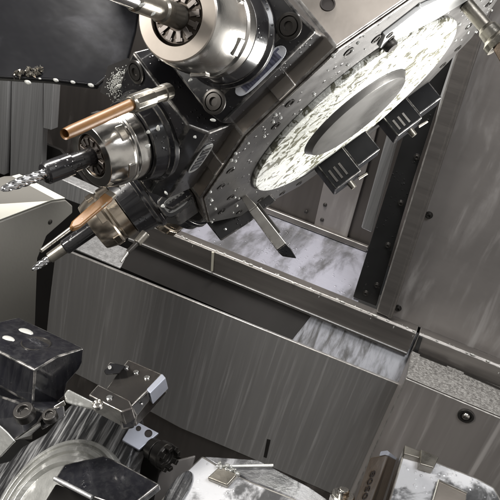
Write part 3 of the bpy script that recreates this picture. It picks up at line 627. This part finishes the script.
B().lathe(pt2(109.5, 398), nt_, [(-.001, .0036), (.0014, .0036), (.002, .0025)], 20).build('screw', 'screw', t)
B().hull([P(*q, d) for d in (.765, .80) for q in ((104, 371), (110, 362), (126, 366), (119, 374), (106, 375))]).build('side_jet', 'black', t, .001)
B().lathe(P(110, 367.5, .764), nrm(cw([-.1, -.3, -.9])), [(0, .0022), (.001, .0022), (.001, .0013), (.0002, .0013)], 18).build('jet_mouth', 'screw', t)
for q1, q2 in (((147, 392), (131, 409)), ):
    pass
B().hull([P(*q, d) for q, d in (((148, 391), .745), ((150, 400), .75), ((132, 424), .75), ((130, 408), .735), ((148, 391), .79), ((132, 424), .79))]).build('lower_clamp', 'black', t, .002)
B().hull([P(*q, d) for d in (.735, .77) for q in ((118, 412), (131, 404), (138, 415), (134, 428), (122, 430))]).build('root', 'black_wet', t, .002)
B().blob(P(142, 404, .742), .0016, .0016, .0016).build('set_screw', 'screw', t)
# pale plate with two holes
ppn = nrm(cw([.15, -.55, -.82])); pp_ = lambda x, y: onplane(x, y, P(145, 433, .86), ppn)
t = thing('pale_plate', 'pale blue-white plate with two dark holes behind the lower turret', 'plate', pp_(140, 445))
slab([(134, 420), (159, 433), (139, 450), (122, 440)], pp_, -ppn*.006, 'plate', 'plate_pale', t, .001)
for q, r in (((138.5, 428.5), .0035), ((148.5, 433.5), .0052)): B().lathe(pp_(*q), ppn, [(0, r), (.0006, r), (.0006, r*.8), (.0001, r*.75)], 20).build('hole', 'ink', t)
# small collet chuck
t = thing('collet_chuck', 'small dark collet chuck pointing right beside the pale plate', 'chuck', P(165, 457, .84))
a = P(141, 442, .87); b2 = P(178, 464, .83); d = nrm(b2-a)
B().lathe(a, d, [(0, .009), (.018, .009), (.0185, .014), (.024, .0145), (.030, .0145), (.0305, .012), (.034, .017), (.046, .018), (.050, .016), (.050, .010), (.046, .009)], 40).build('chuck_body', 'bolt', t, .0006)
bb = B()
for i in range(8):
    th = R_(45*i); p_ = nrm(np.cross(d, GZ)); r_ = np.cross(d, p_); e = math.cos(th)*p_+math.sin(th)*r_; w = np.cross(d, e)
    bb.box(a, (d, w, e), (.046, -.0035, .012), (.057, .0035, .0172))
bb.build('jaw', 'bolt', t, .001)
B().lathe(a-d*.012, d, [(0, .0055), (.014, .0055)], 24).build('spindle', 'fitting', t)
tag(B().hull([P(*q, d) for d in (.88, .93) for q in ((118, 452), (148, 452), (160, 470), (150, 520), (112, 480))]).build('gear_housing', 'dark_sheet', bevel=.003), 'dark housing between the lower turret and the small chuck', 'machine housing')
tag(B().hull([P(*q, d) for d in (.90, .94) for q in ((168, 462), (196, 455), (180, 510), (140, 540), (130, 510))]).build('guide_block', 'panel_plain', bevel=.003), 'grey wet guide strip right of the small chuck', 'guide')
# ================================================================== WHITE WET BLOCKS bottom centre and right
wn = nrm(cw([-.12, -.70, -.70])); Wo = P(230, 485, .78); plW = lambda x, y: onplane(x, y, Wo, wn)
t = thing('vise_block', 'coolant-covered block with a small square button, bottom centre', 'work block', plW(240, 500))
top = [(202, 455), (222, 467), (252, 481), (300, 500), (345, 518), (345, 600), (110, 600), (150, 512), (178, 478)]
B().prism([plW(*q) for q in top], -wn*.05).build('top_face', 'milky', t, .003)
wn2 = nrm(cw([.25, -.85, -.45])); e1, e2 = plW(202, 455), plW(345, 518)
ed = nrm(e2-e1); n2 = nrm(np.cross(ed, cw([.72, -.18, .67]))); n2 = n2 if n2@e1 < 0 else -n2
pl2 = lambda x, y: onplane(x, y, e1, n2)
slab([(204, 455), (258, 458.5), (276, 468), (310, 486), (345, 510), (345, 517), (300, 499), (252, 480), (222, 466)], lambda x, y: pl2(x, y)-n2*.0015, -n2*.02, 'rear_slope', mat('dark_milky', (.10, .10, .105), (.2, .2, .21), .55, .18, .3, scale=(25, 25, 25), bump=.001, film=(.5, .5, .52), film_amt=.42, film_scale=(28, 10, 28), coat=.4), t, .002)
B().cyl(pl2(216, 466.8)+n2*.0008, pl2(273, 466)+n2*.0008, .0014, .0020, 10).build('glint_strip', 'drop', t)  # reflected streak on the wet slope, modelled as a pale strip
sq = [(221, 469), (239, 477), (228, 489), (208, 481)]
B().prism([plW(*q)+wn*.009 for q in sq], -wn*.0088).build('square_button', 'fitting', t, .0018)
bb = B(); rb = random.Random(8)
for i in range(40):
    x = rb.uniform(220, 240); y = 466+(x-220)*.45+rb.uniform(-2, 5); bb.blob(plW(x, y)+wn*rb.uniform(.004, .010), *(rb.uniform(.0012, .003),)*3)
o = bb.build('chips', 'ring', t); o['kind'] = 'stuff'
# ribbed oval texture patch left of the block
cO = plW(178, 492)+wn*.0005
B().prism([cO+nrm(plW(190, 470)-plW(160, 520))*.028*math.cos(q)+nrm(plW(190, 500)-plW(160, 490))*.012*math.sin(q) for q in [2*math.pi*i/32 for i in range(32)]], wn*.0025).build('cast_boss', 'streaky', t, .001)
# right
wn3 = nrm(cw([.05, -.72, -.69])); plR = lambda x, y: onplane(x, y, P(445, 480, .74), wn3)
t = thing('vise_block', 'milky wet block with a square raised pad at the lower right corner', 'work block', plR(450, 500))
B().prism([plR(*q) for q in ((404, 447), (441, 463), (477, 477), (495, 487), (505, 505), (520, 560), (395, 560), (388, 500))], -wn3*.05).build('top_face', 'milky', t, .003)
sq = [(438, 482), (466, 495), (462, 540), (424, 530)]
B().prism([plR(*q)+wn3*.004 for q in sq], -wn3*.0038).build('raised_pad', 'drum', t, .001)
for q1, q2 in (((438, 482), (466, 495)), ((438, 482), (424, 530))): B().cyl(plR(*q1)+wn3*.0045, plR(*q2)+wn3*.0045, .0012, .0012, 10).build('bright_edge', 'nut', t)
def lump(pix, h, m, nm, pl_=plR, n_=wn3): return B().prism([pl_(*q)+n_*h for q in pix], -n_*h).build(nm, m, t, .0012)
lump([(403, 449), (420, 456), (419, 463), (402, 458)], .010, 'fitting', 'clamp_jaw')
lump([(418, 455), (436, 463), (431, 474), (417, 470)], .014, 'fitting', 'clamp_jaw')
# engraved brown bar
o, u, L = trihedron((386, 455), .66, (400, 462), (374.5, 457), (371, 500))
t = thing('engraved_bar', 'brown engraved steel bar stamped with numbers beside the right block', 'gauge bar', o+u[2]*.12, None)
Bw, Aw = L[1], L[0]
B().box(o, (u[0], u[1], u[2]), (0, 0, 0), (Aw*1.15, Bw*1.35, .16)).build('bar', 'etched', t, .0012)
B().box(o, (u[0], u[1], u[2]), (-.0006, -.0006, -.005), (Aw*1.15+.0006, Bw*.6, -.0002)).build('end_cap', 'plate_pale', t, .0008)
def text(par, s_, c, ex, ey, n, size, m):
    cu = bpy.data.curves.new('txt', 'FONT'); cu.body = s_; cu.size = size; cu.extrude = .0004; cu.align_x = 'CENTER'; cu.align_y = 'CENTER'
    ob = bpy.data.objects.new('txt', cu); COL.objects.link(ob); bpy.context.view_layer.update()
    me = bpy.data.meshes.new_from_object(ob); bpy.data.objects.remove(ob)
    ex, ey, n = nrm(ex), nrm(ey), nrm(n)
    if np.cross(ex, ey)@n < 0: ex = -ex
    for v in me.vertices: v.co = Vector(tuple(c+ex*v.co.x+ey*v.co.y+n*v.co.z-np.array(par['_o'])))
    me.materials.append(M[m]); r = bpy.data.objects.new('engraved_number', me); COL.objects.link(r); r.parent = par; return r
# front face of the bar is the one spanned by u1 and u2
nf = np.cross(u[1], u[2]); nf = nf if nf@o < 0 else -nf
text(t, '50508', o+u[1]*Bw*.66+u[2]*.034+nf*.0003, -u[2] if (-u[2])@cw([0, -1, 0]) > 0 else u[2], u[1], nf, .0155, 'ink')
# small round part at bottom near bar
t = thing('round_stop', 'small bright round stop at the bottom edge by the engraved bar', 'stop', P(340, 500, .74))
B().lathe(P(340, 508, .74), cw([.15, -.95, -.25]), [(0, .014), (.016, .014), (.018, .0125), (.018, .007), (.024, .0065), (.025, .005)], 36).build('body', 'nut', t, .0005)
# floor pan
fz = Yc(400, 640)[2]-.25
fo = struct(B().box((0, 1.0, fz), (GX, GY, GZ), (-3, -2, -.02), (3, 2.2, 0)).build('floor', 'floor'))
# ================================================================== LIGHT, CAMERA
w = bpy.data.worlds.new('World'); S.world = w; w.use_nodes = True
bg = w.node_tree.nodes['Background']; N = w.node_tree.nodes; L_ = w.node_tree.links
tcw = N.new('ShaderNodeTexCoord'); nz = N.new('ShaderNodeTexNoise'); nz.inputs['Scale'].default_value = 1.6; nz.inputs['Detail'].default_value = 2
cr = N.new('ShaderNodeValToRGB'); cr.color_ramp.elements[0].position = .38; cr.color_ramp.elements[1].position = .66
cr.color_ramp.elements[0].color = (.02, .02, .02, 1); cr.color_ramp.elements[1].color = (.62, .60, .57, 1)
L_.new(tcw.outputs['Generated'], nz.inputs[0]); L_.new(nz.outputs[0], cr.inputs[0]); L_.new(cr.outputs[0], bg.inputs[0]); bg.inputs[1].default_value = .85
def area(name, c, target, sx, sy, power, col=(1, .97, .92)):
    l = bpy.data.lights.new(name, 'AREA'); l.shape = 'RECTANGLE'; l.size = sx; l.size_y = sy; l.energy = power; l.color = col
    o = bpy.data.objects.new(name, l); COL.objects.link(o); o.location = tuple(c)
    o.rotation_euler = Vector(tuple(np.array(target)-np.array(c))).to_track_quat('-Z', 'Y').to_euler(); return o
area('work_lamp', cw([.05, -1.25, .75]), P(230, 330, 1.2), .7, .18, 30, (1, .97, .94))
area('fill_lamp', cw([.75, -.75, -.35]), P(230, 380, 1.2), .7, .5, 15, (.97, .98, 1))  # added soft fill near the camera, not a lamp of the machine
area('side_lamp', cw([.62, .02, 1.0]), P(385, 75, .9), .10, .35, 3.6, (1, .99, .96)).data.spread = R_(80)
area('left_lamp', cw([-.75, -.35, .25]), P(15, 510, .80), .12, .4, 4.2).data.spread = R_(100)
cd = bpy.data.cameras.new('camera'); cam = bpy.data.objects.new('camera', cd); COL.objects.link(cam); S.camera = cam
cd.sensor_width = 36; cd.lens = F/500*36; cd.clip_start = .01; cd.clip_end = 100
Rm = Matrix(((MW[0][0], -MW[0][1], -MW[0][2]), (MW[1][0], -MW[1][1], -MW[1][2]), (MW[2][0], -MW[2][1], -MW[2][2])))
cam.matrix_world = Rm.to_4x4()
cd.dof.use_dof = False
S.render.engine = 'CYCLES'
S.view_settings.view_transform = 'Standard'; S.view_settings.look = 'None'; S.view_settings.exposure = 0; S.view_settings.gamma = 1
for o in bpy.data.objects:
    if '_o' in o: del o['_o']
